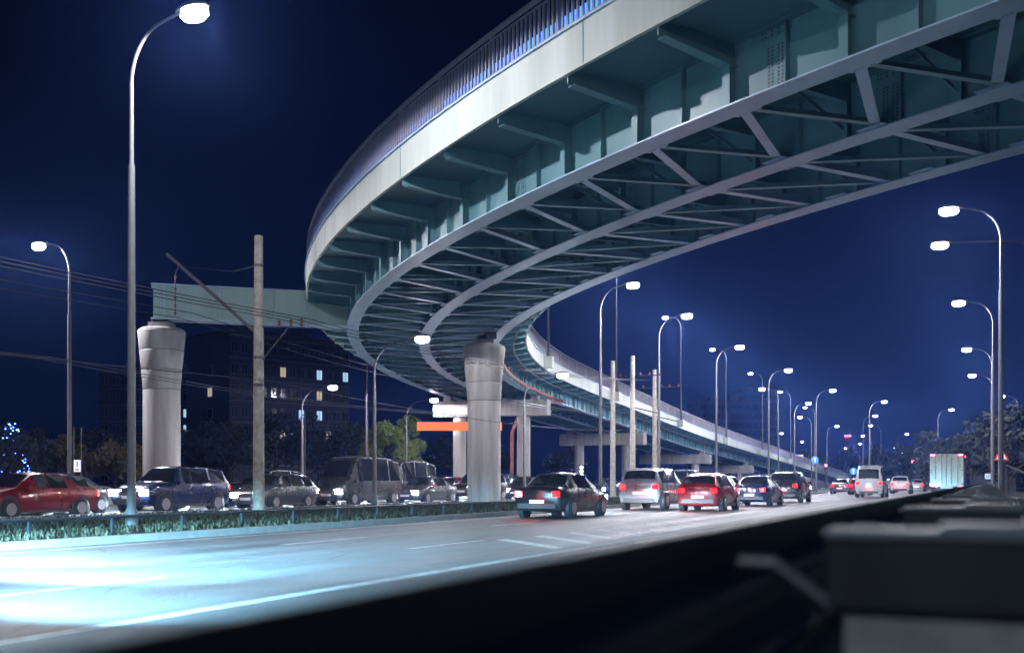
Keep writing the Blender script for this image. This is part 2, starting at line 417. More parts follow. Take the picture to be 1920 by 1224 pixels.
BL=['concrete crossbeam bent just behind the central round pier, with a red brown pipe','second concrete bent under the descending ramp beside the trolley poles','third concrete bent under the descending ramp','fourth low concrete bent under the descending ramp','lowest concrete bent at the foot of the ramp']
for i,(x,y,t,z) in enumerate(BENT):
    r=empty('concrete_bent',(x,y,0),-t); tag(r,BL[i],'pier','concrete bents under the ramp')
    top=z-.38
    mb=MB(); mb.box((0,0,top-.6),(9.2,1.2,1.2)); cbm=mb.build('crossbeam','concrete',r)
    mb=MB()
    for o in (-WG,0,WG): mb.box((o,0,top+.18),(.6,.6,.38))
    mb.build('bearing','concrete',r)
    for o in (-2.6,2.6):
        mb=MB(); mb.lathe([(.52,-.3),(.52,top-1.2)],(o,0,0),24); mb.build('column','concrete',r,True)
# abutment walls carrying the end of the ramp
ab=MB()
sweep(ab,SG-50,S1-2,WG+WO-.4,-WG-WO+.4,-6,-.2,step=4)
tag(ab.build('ramp_embankment','concrete'),'concrete retaining wall closing the low end of the ramp','retaining wall')
# ------------------------------------------------------------------ ground
def ribbon(name,m,u0,u1,w0,w1,z0,z1,lab=None,nw=60,**k):
    mb=MB(); b=0
    for i in range(nw+1):
        w=w0+(w1-w0)*i/nw
        for u,z in ((u0,z1),(u1,z1),(u1,z0),(u0,z0)): mb.v.append(RW(u,w,z))
    for i in range(nw):
        for q in range(4):
            a=i*4+q;c=i*4+(q+1)%4; mb.f.append((a,c,c+4,a+4))
    mb.f.append((0,1,2,3)); mb.f.append((4*nw+3,4*nw+2,4*nw+1,4*nw))
    o=mb.build(name,m); 
    return tag(o,kind='structure')
g=MB(); g.quad((-900,-60,-.06),(900,-60,-.06),(900,1500,-.06),(-900,1500,-.06)); tag(g.build('ground','ground'),kind='structure')
ribbon('road','asphalt',-.05,15.0,-40,900,-.05,0)
ribbon('road_beyond_median','asphalt',26.1,32.5,-40,900,-.05,0)
ribbon('side_road','asphalt',43.4,50,-40,500,-.05,0)
ribbon('verge','turf',-12,-.3,-30,600,-.05,.02)
ribbon('kerb','kerb',15.0,15.2,-40,700,-.05,.14)
ribbon('kerb','kerb',25.9,26.1,-40,700,-.05,.14)
ribbon('kerb','kerb',32.5,32.7,-40,700,-.05,.14)
ribbon('median','turf',15.2,25.9,-40,700,-.05,.12)
ribbon('left_verge','turf',32.7,43.4,-40,700,-.05,.12)
# markings
def line(u,w0,w1,wd=.15,z=.004,dash=None,name='road_marking'):
    mb=MB()
    if dash:
        w=w0
        while w<w1:
            mb.quad(RW(u-wd/2,w,z),RW(u-wd/2,w+dash[0],z),RW(u+wd/2,w+dash[0],z),RW(u+wd/2,w,z)); w+=dash[0]+dash[1]
    else: mb.quad(RW(u-wd/2,w0,z),RW(u-wd/2,w1,z),RW(u+wd/2,w1,z),RW(u+wd/2,w0,z))
    tag(mb.build(name,'mark'),kind='structure')
line(6.45,-20,500,.2); line(14.4,-20,500,.15); line(9.1,-20,26,.12,dash=(3,6)); line(9.1,44,300,.12,dash=(3,6)); line(11.8,-20,400,.12,dash=(3,6))
line(26.5,-20,500,.15); line(32.1,-20,500,.15); line(29.3,-20,400,.12,dash=(3,6))
mb=MB()
for i in range(7):
    w=17+i*1.6
    mb.quad(RW(6.8,w,.004),RW(6.8,w+.45,.004),RW(8.9-.12*i,w+2.6,.004),RW(8.9-.12*i,w+2.15,.004))
tag(mb.build('road_marking','mark'),kind='structure')
# grass on the median and the verge
def grass(name,u0,u1,w0,w1,n,h,lab):
    mb=MB(); R=random.Random(3)
    for i in range(n):
        w=w0+(w1-w0)*R.random()**1.7; u=R.uniform(u0,u1); p=RW(u,w,.11); a=R.uniform(0,6.28); hh=h*R.uniform(.5,1.3); wd=.03+.0006*w
        d=Vector((math.cos(a),math.sin(a),0))*wd; l=Vector((R.uniform(-.06,.06),R.uniform(-.06,.06),hh))
        k=len(mb.v); mb.v+=[p-d,p+d,p+l]; mb.f.append((k,k+1,k+2))
    tag(mb.build(name,'grass'),lab,'grass',kind='stuff')
grass('median_grass',15.3,24,0,90,42000,.11,'short green grass covering the wide median')
grass('verge_grass',-6,-.9,2,60,16000,.25,'rough dark grass on the verge behind the guardrail')
# ------------------------------------------------------------------ street lamps
LC=(.90,.90,1.0)
def lamp_obj(h=11.5,arm=1.85,warm=False,r0=.115):
    t=empty('street_lamp',(0,0,0))
    mb=MB(); mb.lathe([(.14,-.1),(.14,.5),(.10,.56),(.078,h*.72),(.055,h*.725),(.05,h-1.35)],n=12)
    mb.build('pole','galv',t,True)
    mb=MB(); pts=[]
    for i in range(11):
        a=i/10*math.pi*.42; R=arm/math.sin(math.pi*.42)*.55
        pts.append(Vector((R*(1-math.cos(a)),0,h-1.4+1.25*math.sin(a)/math.sin(math.pi*.42))))
    pts.append(Vector((arm-.35,0,h+.02)))
    mb.tube(pts,[.042]*6+[.036]*5+[.03],8); mb.build('arm','galv',t,True)
    mb=MB(); 
    # cobra-head housing, tapered
    n=len(mb.v); X0,X1=arm-.45,arm+.28
    for x,w,z0,z1 in ((X0-.1,.05,h-.0,h+.06),(X0+.2,.15,h+.03,h+.13),(X1-.15,.17,h+.03,h+.14),(X1+.04,.08,h+.03,h+.09)):
        mb.v+=[Vector((x,-w,z0)),Vector((x,w,z0)),Vector((x,w*.7,z1)),Vector((x,-w*.7,z1))]
    for i in range(3):
        for q in range(4):
            a=n+i*4+q;b=n+i*4+(q+1)%4; mb.f.append((a,b,b+4,a+4))
    mb.f+=[(n+3,n+2,n+1,n),(n+12,n+13,n+14,n+15)]
    hd=mb.build('lamp_head','galv',t,True)
    mb=MB(); mb.lathe([(.03,h-.27),(.15,h-.24),(.21,h-.15),(.20,h-.0),(.13,h+.05)],(0,0,0),20); mb.v=[Vector((p.x*1.7+arm-.05,p.y,p.z)) for p in mb.v]; mb.build('lens','lampw' if warm else 'lamp',hd,True)
    return t
base=lamp_obj(); wbase=lamp_obj(arm=4.6,warm=True); lbase=lamp_obj(h=7.5,arm=2.5); used={}
LP=light('bulb','POINT',(0,0,0),1,LC)
COL.objects.unlink(LP); bpy.data.objects.remove(LP)
def lamp(u,w,side,lab,power=3000,kind='std',z=0,col=LC,pos=None,rz=None,box=False):
    # side -1: arm points to the right of the road, +1: to the left
    b={'std':base,'warm':wbase,'long':lbase}[kind]
    if kind in used: o=copy_tree(b)
    else: o=b; used[kind]=1
    p=pos or RW(u,w,z); o.location=p
    d=RLEFT*side; a=math.atan2(d.y,d.x) if rz is None else rz
    o.rotation_euler=(0,0,a); tag(o,lab,'street lamp','curved arm street lamps')
    arm={'std':1.85,'warm':4.6,'long':2.5}[kind]; h={'std':11.5,'warm':11.5,'long':7.5}[kind]
    light('bulb','SPOT',(arm-.02,0,h-.33),power*.44,col,o,shadow_soft_size=.12,spot_size=math.radians(179),spot_blend=.06)
    return o
lamp(17.7,18.5,-1,'tall street lamp in the left foreground with the largest bright head at top left',9500)
for (u,w,n,pw) in ((18.8,53.5,'nearest, in front of the ramp',5000),(18.9,64.8,'second, right of the three trolley poles',4200),(19.2,81.5,'third of the row toward the right',4000),(18.7,100.2,'fourth of the row toward the right',3500),(17.9,124.5,'fifth of the row toward the right',3000),(14.1,144.6,'sixth and farthest of the row',4500)):
    lamp(u,w,-1,'median street lamp with arm to the right, '+n,pw)
for (u,w,n,pw) in ((-.4,43.7,'nearest and brightest, at the right edge',3800),(-.2,66.5,'second behind the tall one',3500),(-.2,90.2,'third of the row',3000),(-.3,112.4,'fourth of the row',2500),(-3.2,141.2,'set back among the dark trees at far right',2000)):
    lamp(u,w,1,'right roadside street lamp with arm leftward, '+n,pw)
lamp(6.7,164.5,-1,'small street lamp standing alone left of the dark trees at right',3500)
lamp(36,34,1,'street lamp at the left edge with arm pointing left',11000)
lamp(25.2,41.2,-1,'low street lamp with very bright head left of the central round pier',2600,'long')
lamp(25.4,58.6,-1,'low street lamp in front of the concrete bent, right of the round pier',2000,'long')
lamp(42.3,59.9,-1,'low street lamp with violet white head left of the lit tree',3500,'long',col=(.85,.75,1))
lamp(41.4,72.4,-1,'low street lamp just right of the lit tree below the bridge',800,'long')
lamp(-2.6,49.9,1,'warm lamp on a long arm reaching in from the right edge',3500,'warm',col=(1,.85,.65))
for i,(u,w) in enumerate(((21.2,119.3),(23.4,143.5),(25.7,173.8),(27.5,204.7),(24,250),(33.6,301.5),(24,339.8),(2,230),(3,300))):
    lamp(u,w,1 if i%2==0 else -1,'tiny far street lamp near the skyline, %s from the left'%ORD[[0,1,2,3,5,4,6,8,7][i]],2500)
for i,(u,w) in enumerate(((18,175),(18,205),(18,245),(-3,190),(-3,260),(-3,330),(42,230),(42,280),(42,340),(10,420),(30,400),(18,480),(50,180),(-25,300),(-40,260))):
    o=copy_tree(base); o.location=RW(u,w,0); d=RLEFT*(1 if i%2 else -1); o.rotation_euler=(0,0,math.atan2(d.y,d.x))
    for c in list(o.children):
        if c.type=='LIGHT': bpy.data.objects.remove(c)
    tag(o,'pinpoint street lamp lost among the farthest lights, %s of the faintest'%ORD[i],'street lamp','curved arm street lamps')
for i,s in enumerate((54.4,77.4,101.2,122.8,146.2,170,196)):
    p=BP(s,-WG-WO-.35,VD+.75); x,y,t,z=fr(s)
    o=lamp(0,0,1,'lamp on a box on the inner edge of the ramp, %s from curve'%ORD[i],900,pos=p,rz=math.atan2(math.sin(t),-math.cos(t)))
    mb=MB(); mb.box((0,0,-.35),(.62,.7,.75)); mb.box((0,0,.04),(.68,.76,.03)); mb.build('bracket_box','fascia',o)
lamp(-1.0,-9,1,'added unseen street lamp behind the viewer, bluish fill on the guardrail',260,col=(.45,.7,1))  # added lamp out of view, brightens the guardrail caps and posts
# plain unlit poles
for u,w,h,lab in ((38.5,62,9.2,'slim grey pole without a lamp behind the old concrete trolley pole'),(36.5,75,5.0,'short slim pole left of the central round pier'),(52,74,7,'slim grey pole below the violet lamp')):
    mb=MB(); mb.lathe([(.09,0),(.07,h)],RW(u,w,.1),10); tag(mb.build('metal_pole','galv',None,True),lab,'pole')
# ------------------------------------------------------------------ trolley poles and wires
def trolley(u,w,h,lab,arms=True,full=False):
    r=empty('trolley_pole',RW(u,w,0),math.atan2(RLEFT.y,RLEFT.x)); tag(r,lab,'utility pole','concrete trolley wire poles')
    mb=MB(); mb.lathe([(.19,-.2),(.135,h-.03),(.12,h)],n=20); mb.build('shaft','concpole',r,True)
    if full:
        mb=MB()
        for i in range(10): mb.lathe([(.022,0),(.022,.02)],(0,0,0),6)
        for i,z in enumerate((8.6,8.45,7.9,7.6,7.0,6.5,6.2,5.9,5.6)): 
            rr=.19-.055*z/h
            mb.box((-.42*rr*2*.4,-rr,z),(.035,.02,.035))
        mb.build('hole','black',r)
        mb=MB(); mb.lathe([(.152,8.0),(.152,8.08)],n=20); mb.lathe([(.162,5.06),(.162,5.16)],n=20); mb.lathe([(.17,4.2),(.17,4.28)],n=20); mb.build('clamp','galv',r,True)
        mb=MB(); mb.tube([(.15,0,5.95),(3.75,0,8.75)],.055,10); mb.build('boom','galv',r,True)
        mb=MB(); mb.tube([(.15,0,8.05),(1.0,0,7.95)],.035,8); mb.tube([(1.0,0,7.95),(3.2,0,8.3)],.012,6); mb.build('tie_rod','dark',r)
        mb=MB(); mb.tube([(3.25,0,8.3),(3.4,0,8.05),(3.4,0,6.65)],.016,6)
        for z in (7.9,7.5,7.2,6.95,6.7): mb.lathe([(.03,z),(.045,z+.05),(.03,z+.1)],(3.4,0,0),8)
        mb.build('insulator','insul',r)
        mb=MB(); mb.tube([(-.15,0,6.1),(-1.75,0,5.98)],.03,8); mb.tube([(-.12,0,5.0),(-1.15,0,6.0)],.022,8); mb.build('side_arm','galv',r)
        mb=MB()
        for x in (-.8,-1.25,-1.65):
            for q in range(3): mb.lathe([(.03,6.02+q*.08),(.06,6.06+q*.08),(.03,6.09+q*.08)],(x,0,0),10)
        mb.build('insulator','insul',r)
    elif arms:
        mb=MB(); mb.tube([(1.0,0,h-1.3),(-1.9,0,h-1.25)],.035,8); mb.tube([(0,0,h-3.2),(-1.6,0,h-3.6)],.03,8); mb.build('side_arm','dark',r)
        mb=MB()
        for x in (-1.7,-1.1,-.5,.8): mb.lathe([(.035,h-1.23),(.07,h-1.16),(.03,h-1.05)],(x,0,0),10)
        mb.build('insulator','insul',r)
trolley(21.3,27.8,9.0,'weathered concrete trolley pole with slanting boom in front of the crossbeam',full=True)
trolley(22.0,65.0,8.9,'leftmost of the three concrete trolley poles in front of the ramp',arms=False)
trolley(20.3,63.8,9.0,'middle and tallest of the three concrete trolley poles in front of the ramp')
trolley(21.1,71.3,8.9,'rightmost of the three concrete trolley poles in front of the ramp')
WIRES=[(21.3+3.35,6.62,24.0,5.6),(21.3+2.8,6.75,23.4,5.6),(21.3-.8,6.3,21.0,7.6),(21.3-1.25,6.3,20.6,7.6),(21.3-1.65,6.3,20.2,7.6),(30.5,5.6,30.5,5.6),(31.2,5.6,31.2,5.6),(21.3-.2,4.4,21,4.4)]
for i,(u0,z0,u1,z1) in enumerate(WIRES):
    mb=MB(); pts=[]
    for w in range(-5,28,3):
        t=(w-27.8)/33; pts.append(RW(u0,w,z0-.5*(1-(2*t+1)**2)*.6+0))
    for w in range(28,70,3):
        t=(w-27.8)/37; pts.append(RW(u0+(u1-u0)*t,w,z0+(z1-z0)*t-.45*(1-(2*t-1)**2)))
    mb.tube(pts,.013,5)
    labs=['overhead wire under the slanting boom, outermost','overhead wire under the slanting boom, inner of the pair','feeder wire on the first insulator of the side arm','feeder wire on the middle insulator of the side arm','feeder wire on the end insulator of the side arm','trolley wire over the far carriageway, nearer one','trolley wire over the far carriageway, farther one','lowest sagging cable tied to the concrete pole shaft']
    tag(mb.build('overhead_wire','wire'),labs[i],'wire','overhead wires along the median')
# ------------------------------------------------------------------ guardrails
def wbeam(u,w0,w1,top,r,side=1,name='beam',step=2.0):
    prof=[(.0,top),(.02,top-.015),(.055,top-.06),(.06,top-.09),(.01,top-.135),(.005,top-.155),(.01,top-.175),(.06,top-.22),(.055,top-.25),(.02,top-.295),(0,top-.31)]
    mb=MB(); n=int((w1-w0)/step)
    for i in range(n+1):
        w=w0+(w1-w0)*i/n
        for a,z in prof: mb.v.append(RW(u+a*side,w,z))
        for a,z in prof: mb.v.append(RW(u+a*side-.006*side,w,z))
    k=len(prof); N=2*k
    for i in range(n):
        for j in range(k-1):
            a=i*N+j; mb.f.append((a,a+1,a+1+N,a+N)); b=a+k; mb.f.append((b,b+N,b+N+1,b+1))
        a=i*N; mb.f.append((a,a+N,a+k+N,a+k)); a=i*N+k-1; mb.f.append((a,a+k,a+k+N,a+N))
    return mb.build(name,'guard',r,True)
M['guard']=mat('guardrail_zinc',(.10,.15,.19),.6,metal=.1,noise=.15,scale=4)
gr=empty('roadside_guardrail',RW(.43,0,0)); tag(gr,'galvanised steel guardrail seen from behind, close in the dark foreground','guardrail')
def child(o,root):
    o.parent=root; o.matrix_parent_inverse=Matrix.Translation(-root.location); return o
b=wbeam(.43,-3,150,1.07,None); child(b,gr)
child(wbeam(.43,-3,150,.765,None),gr)
# posts stand just behind the beam, one part each
w=1.97; n=0
RM=Matrix((RLEFT,RDIR,Vector((0,0,1)))).transposed()
while w<150 and n<80:
    mb=MB(); x=RW(.08,w,0)
    mb.box(x+Vector((0,0,.466)),(.30,.10,.94),RM)
    po=child(mb.build('post','postpaint'),gr)
    mb=MB(); mb.box(x+Vector((0,0,.996)),(.35,.14,.12),RM); c=mb.build('bracket_cap','dark'); c.parent=po
    mb=MB(); mb.box(x+Vector((0,0,1.062)),(.36,.15,.012),RM); mb.box(x-RLEFT*.09+Vector((0,0,1.073)),(.17,.12,.012),RM); c=mb.build('cap_plate','guard'); c.parent=po
    mb=MB(); mb.tube([RW(.42,w,1.0),RW(.36,w,1.0),RW(.29,w,.95),RW(.25,w,.92)],.02,8); c=mb.build('spacer','dark'); c.parent=po
    c.matrix_parent_inverse=Matrix.Identity(4)
    w+=1.86; n+=1
gr2=empty('pipe_rail',RW(15.8,0,0)); tag(gr2,'low steel pipe rail on short posts along the edge of the grass median','railing')
mb=MB(); mb.tube([RW(15.8,w,.46) for w in range(-10,120,4)],.03,8); child(mb.build('top_rail','dark'),gr2)
for i in range(60):
    mb=MB(); mb.box(RW(15.8,-8+i*2,.28),(.05,.05,.36),RM); child(mb.build('post','dark'),gr2)
# ------------------------------------------------------------------ cars
def car_mesh(kind):
    # stations: x, z_low, w_low, z_belt, w_belt, z_top, w_top, cabin?
    if kind=='sedan': return [(-2.2,.42,.62,.80,.66,.88,.55,0),(-2.1,.25,.80,.88,.80,.98,.66,0),(-1.45,.2,.87,.93,.84,1.03,.70,0),(-.85,.2,.88,.93,.86,1.40,.58,1),(-.1,.2,.88,.92,.87,1.45,.60,1),(.35,.2,.88,.91,.87,1.42,.58,1),(1.05,.2,.88,.88,.85,.98,.72,0),(1.75,.22,.86,.76,.80,.86,.66,0),(2.12,.25,.80,.66,.74,.74,.58,0),(2.22,.38,.60,.58,.62,.64,.50,0)]
    if kind=='hatch': return [(-1.95,.42,.62,.85,.68,.95,.58,0),(-1.88,.25,.80,.92,.80,1.06,.68,0),(-1.6,.2,.85,.95,.83,1.38,.60,1),(-.9,.2,.87,.95,.85,1.49,.62,1),(0,.2,.87,.94,.86,1.50,.62,1),(.4,.2,.87,.93,.85,1.46,.60,1),(1.05,.2,.87,.90,.84,1.0,.72,0),(1.6,.22,.84,.80,.78,.88,.64,0),(1.9,.26,.78,.68,.72,.76,.56,0),(1.98,.38,.60,.60,.60,.66,.48,0)]
    if kind=='suv': return [(-2.25,.5,.68,.98,.74,1.08,.62,0),(-2.18,.32,.86,1.05,.86,1.22,.74,0),(-1.95,.28,.90,1.08,.90,1.62,.68,1),(-1.0,.28,.92,1.08,.92,1.72,.70,1),(0,.28,.92,1.06,.92,1.73,.70,1),(.4,.28,.92,1.05,.92,1.69,.68,1),(1.0,.28,.92,1.04,.90,1.14,.80,0),(1.8,.3,.90,.96,.86,1.06,.74,0),(2.18,.34,.86,.84,.82,.92,.66,0),(2.28,.46,.70,.72,.70,.78,.58,0)]
    return [(-2.6,.45,.80,1.1,.86,1.3,.78,0),(-2.52,.3,.93,1.15,.95,2.15,.78,1),(-1.4,.28,.96,1.15,.96,2.35,.82,1),(0,.28,.96,1.15,.96,2.38,.82,1),(1.1,.28,.96,1.13,.96,2.33,.80,1),(1.35,.28,.96,1.12,.95,2.22,.78,1),(1.95,.28,.95,1.08,.93,1.30,.80,0),(2.4,.3,.92,.92,.88,1.08,.74,0),(2.62,.34,.86,.78,.80,.88,.66,0),(2.68,.46,.7,.66,.7,.72,.58,0)]
def make_car(kind,colour):
    S=car_mesh(kind); r=empty('parked',(0,0,0)); r.name={'sedan':'sedan_car','hatch':'hatchback_car','suv':'off_road_car','van':'minibus'}[kind]
    body=MB(); N=len(S); gl=[]
    for (x,zl,wl,zb,wb,zt,wt,c) in S:
        zm=(zl+zb)*.5
        ring=[(0,zl-.02),(wl*.9,zl),(wl+.01,zm*.8+.06),(max(wl,wb)+.015,zm+.08),(wb,zb),(wt,zt-(.05 if c else .015)),(wt*.8,zt-.005),(0,zt+.02)]
        full=[(y,z) for y,z in ring]+[(-y,z) for y,z in ring[-2:0:-1]]
        for y,z in full: body.v.append(Vector((x,y,z)))
    K=14
    for i in range(N-1):
        for k in range(K):
            a=i*K+k;b=i*K+(k+1)%K; body.f.append((a,a+K,b+K,b))
    body.f.append(tuple(range(K))); body.f.append(tuple(range((N-1)*K,N*K))[::-1])
    bo=body.build('body',CARP[colour],r,True)
    v=body.v
    def P(i,k): return v[i*K+k]
    def pane(name,a,b,c,d,inset=.12,out=.012):
        ctr=(a+b+c+d)/4; n=(b-a).cross(d-a)
        if n.length<1e-6: n=Vector((0,0,1))
        n.normalize()
        if n.dot(ctr-Vector((ctr.x*.5,0,.7)))<0: n=-n
        mb=MB(); q=[p+(ctr-p)*inset+n*out for p in (a,b,c,d)]; mb.quad(*q); return mb.build(name,'carglass',r)
    cab=[i for i in range(N) if S[i][7]]; c0,c1=cab[0],cab[-1]
    for i in range(c0,c1+2):
        for ks in ((2,3,4),(12,11,10)):
            q=[P(i,k)+Vector((.0,.004*(1 if P(i,k).y>0 else -1),0)) for k in ks]
            if i!=c0+1: mb=MB(); mb.tube(q,.009,5); mb.build('door_seam','trim',r)
    for sd in (1,-1):
        for i in range(c0+1,c1+1): mb=MB(); mb.box((S[i][0]+.22,sd*(S[i][4]+.022),S[i][3]-.10),(.16,.03,.03)); mb.build('door_handle','trim',r)
        mb=MB(); mb.box(((S[0][0]+S[-1][0])/2,sd*(S[4][2]-.02),S[4][1]+.03),(2.0,.06,.10)); mb.build('sill','trim',r)
    for (ka,kb) in ((4,5),(10,9)):
        for i in range(c0,c1):
            if i==c0 and kind!='van' or i<c1: pane('side_window',P(i,ka),P(i+1,ka),P(i+1,kb),P(i,kb),.1)
    # windscreen and rear glass follow the crown of the body
    def strip(name,i,j):
        mb=MB(); rows=[]
        for t in (.10,.5,.90):
            row=[]
            for k in (5,6,7,8,9):
                p=P(i,k).lerp(P(j,k),t); p=Vector((p.x,p.y*.90,p.z)); row.append(p+Vector((.02 if i>j else -.02,0,.016)))
            rows.append(row)
        for a in range(2):
            for b in range(4):
                mb.quad(rows[a][b],rows[a][b+1],rows[a+1][b+1],rows[a+1][b])
        mb.build(name,'carglass',r,True)
    strip('windscreen',c1+1,c1); strip('rear_window',c0-1,c0)
    xf=S[-2][0]; xr=S[1][0]; zf=S[-2][3]-.05; zr=S[1][3]-.10; wf=S[-2][4]; wr=S[1][4]; L=S[-1][0]; RR=S[0][0]
    for sd in (1,-1):
        mb=MB(); mb.box((0,0,0),(.16,.44,.20)); 
        o=mb.build('headlight','head',r); o.location=(L-.045,sd*(wf-.20),zf-.02); o.rotation_euler=(0,0,-sd*.35)
        mb=MB(); mb.box((0,0,0),(.10,.30,.17)); o=mb.build('taillight','tail',r); o.location=(RR+.03,sd*(wr-.21),zr-.01); o.rotation_euler=(0,0,sd*.3)
        mb=MB(); mb.box((S[c1][0]+.45,sd*(S[c1][4]+.10),S[c1][3]+.06),(.12,.2,.13)); mb.build('mirror',CARP[colour],r)
    mb=MB(); mb.box((L+.02,0,zf-.03),(.03,.75,.13)); mb.box((L+.02,0,zf-.30),(.05,1.2,.12)); mb.build('grille','trim',r)
    mb=MB(); mb.box((L+.05,0,zf-.18),(.02,.5,.11)); mb.build('number_plate','plate',r)
    mb=MB(); mb.box((RR-.02,0,zr-.25),(.02,.5,.11)); mb.build('number_plate','plate',r)
    mb=MB(); mb.box((RR-.01,0,.40),(.10,1.3,.16)); mb.build('rear_bumper','trim',r)
    rw=.32 if kind!='van' and kind!='suv' else .36
    for x in (S[-1][0]-.85,S[0][0]+.85):
        for sd in (1,-1):
            y=sd*(S[4][2]-.085)
            mb=MB(); mb.tube([(0,-.10,0),(0,-.085,0),(0,.085,0),(0,.10,0)],[rw-.03,rw,rw,rw-.03],24)
            wh=mb.build('wheel','tyre',r,True); wh.location=(x,y,rw)
            mb=MB(); mb.tube([(0,sd*.09,0),(0,sd*.108,0)],[rw*.62,rw*.58],20)
            mb.build('rim','rim',wh,True)
            mb=MB(); mb.tube([(0,-.09*sd,0),(0,.085*sd+.005*sd,0)],[rw+.07,rw+.07],24,True); ar=mb.build('wheel_arch','trim',r,True); ar.location=(x,y-sd*.0,rw+.03)
            wh.location.y+=sd*.03
    return r
CARS={}
def car(kind,colour,u,w,away,label,group,lights=None):
    key=(kind,colour)
    if key in CARS: o=copy_tree(CARS[key])
    else: o=make_car(kind,colour); CARS[key]=o
    o.location=RW(u,w,.0); d=RDIR if away else -RDIR
    o.rotation_euler=(0,0,math.atan2(d.y,d.x)+random.uniform(-.012,.012)); tag(o,label,{'sedan':'car','hatch':'car','suv':'car','van':'minibus'}[kind],group)
    return o
KN2={'sedan':'sedan','hatch':'hatchback','suv':'off-road car','van':'minibus'}
kinds=['sedan','hatch','suv','sedan','van','hatch','suv','sedan']; cols=['black','grey','black','blue','grey','red','silver','green']
R2=random.Random(11); seen={}
lanes=[(27.8,'nearer'),(30.8,'farther')]
CARLIST=[]
for li,(u,ln) in enumerate(lanes):
    w=17.5+li*2.7+R2.random()*2; i=0
    while w<150 and i<16:
        k=kinds[(i*3+li*5)%8]; c=cols[(i*5+li*3)%7]
        if k=='van': c='grey'
        o=car(k,c,u,w,False,'%s %s with headlamps on, %s from the left in the %s oncoming lane'%(c,KN2[k],ORD[i],ln),'oncoming cars beyond the median')
        CARLIST.append((o,w)); w+=R2.uniform(5.6,6.6)*(1+.012*i*i**.5); i+=1
def beamlamp(o,power,col=(.75,.88,1.0),tilt=-2.2,size=62,x=2.35,z=.66):
    for sd in (.6,-.6):
        l=light('headlamp_beam','SPOT',(x,sd,z),power,col,o,spot_size=math.radians(88),spot_blend=.6,shadow_soft_size=.06)
        l.rotation_euler=(0,math.radians(-90-tilt)+0,0)
        l.rotation_euler=Matrix(((0,0,-1),(0,1,0),(1,0,0))).to_euler() # local -Z looks along car +X
        l.rotation_euler=Vector((1,0,math.tan(math.radians(-10.5)))).to_track_quat('-Z','Y').to_euler(); l.scale=(1,.235,1)
for o,w in CARLIST:
    if w<75: beamlamp(o,3600)
for k,c,u,w,lab in (('sedan','blue',10.3,52.5,'blue sedan driving away in the second lane, ahead of the red hatchback'),('sedan','black',12.9,33,'black sedan driving away by the median, in front of the concrete trolley pole'),('suv','silver',13.0,44,'silver off-road car driving away by the median, in front of the round pier'),('hatch','red',10.4,43,'red hatchback driving away in the second lane, in front of the round pier'),('sedan','white',13.0,57,'white sedan driving away by the median, right of the round pier'),('suv','black',10.4,62,'black off-road car driving away, nearest with red tail lamps lit'),('sedan','silver',13.0,78,'silver sedan driving away in the lane by the median'),('van','white',8.0,84,'white minibus driving away, right of the silver sedan'),('hatch','red',10.5,100,'red hatchback driving away ahead of the black off-road car'),('suv','white',7.9,112,'white off-road car driving away far down the right lane'),('sedan','grey',13.1,108,'grey sedan driving away far down the left lane'),('sedan','black',10.4,128,'small far black sedan with tail lamps lit'),('hatch','silver',7.9,138,'small far silver hatchback in the right lane')):
    o=car(k,c,u,w,True,lab,'cars driving away on the near carriageway'); beamlamp(o,800,col=(.45,.75,1.0)); light('tail_glow','POINT',(-2.75,0,.6),14,(1,.03,.05),o,shadow_soft_size=.3)
for k,c,u,w,pw,lab in (('suv','grey',7.8,2.4,17000,'added unseen grey off-road car lighting the road from outside the left edge'),('sedan','white',10.4,4.8,22000,'added unseen white sedan lighting the road from outside the left edge'),('sedan','silver',13.0,6.3,15000,'added unseen silver sedan by the median lighting the road from outside the left edge'),('sedan','black',7.8,-6.5,130000,'added unseen black sedan behind the grey off-road car, lighting the road'),('suv','silver',10.4,-5.0,130000,'added unseen silver off-road car behind the white sedan, lighting the road'),('hatch','grey',13.0,-4,130000,'added unseen grey hatchback by the median behind the silver sedan, lighting the road')):  # out-of-view cars added so that their beams brighten the near road
    o=car(k,c,u,w,True,lab,'cars driving away on the near carriageway'); beamlamp(o,pw,col=(.26,.70,1.0))
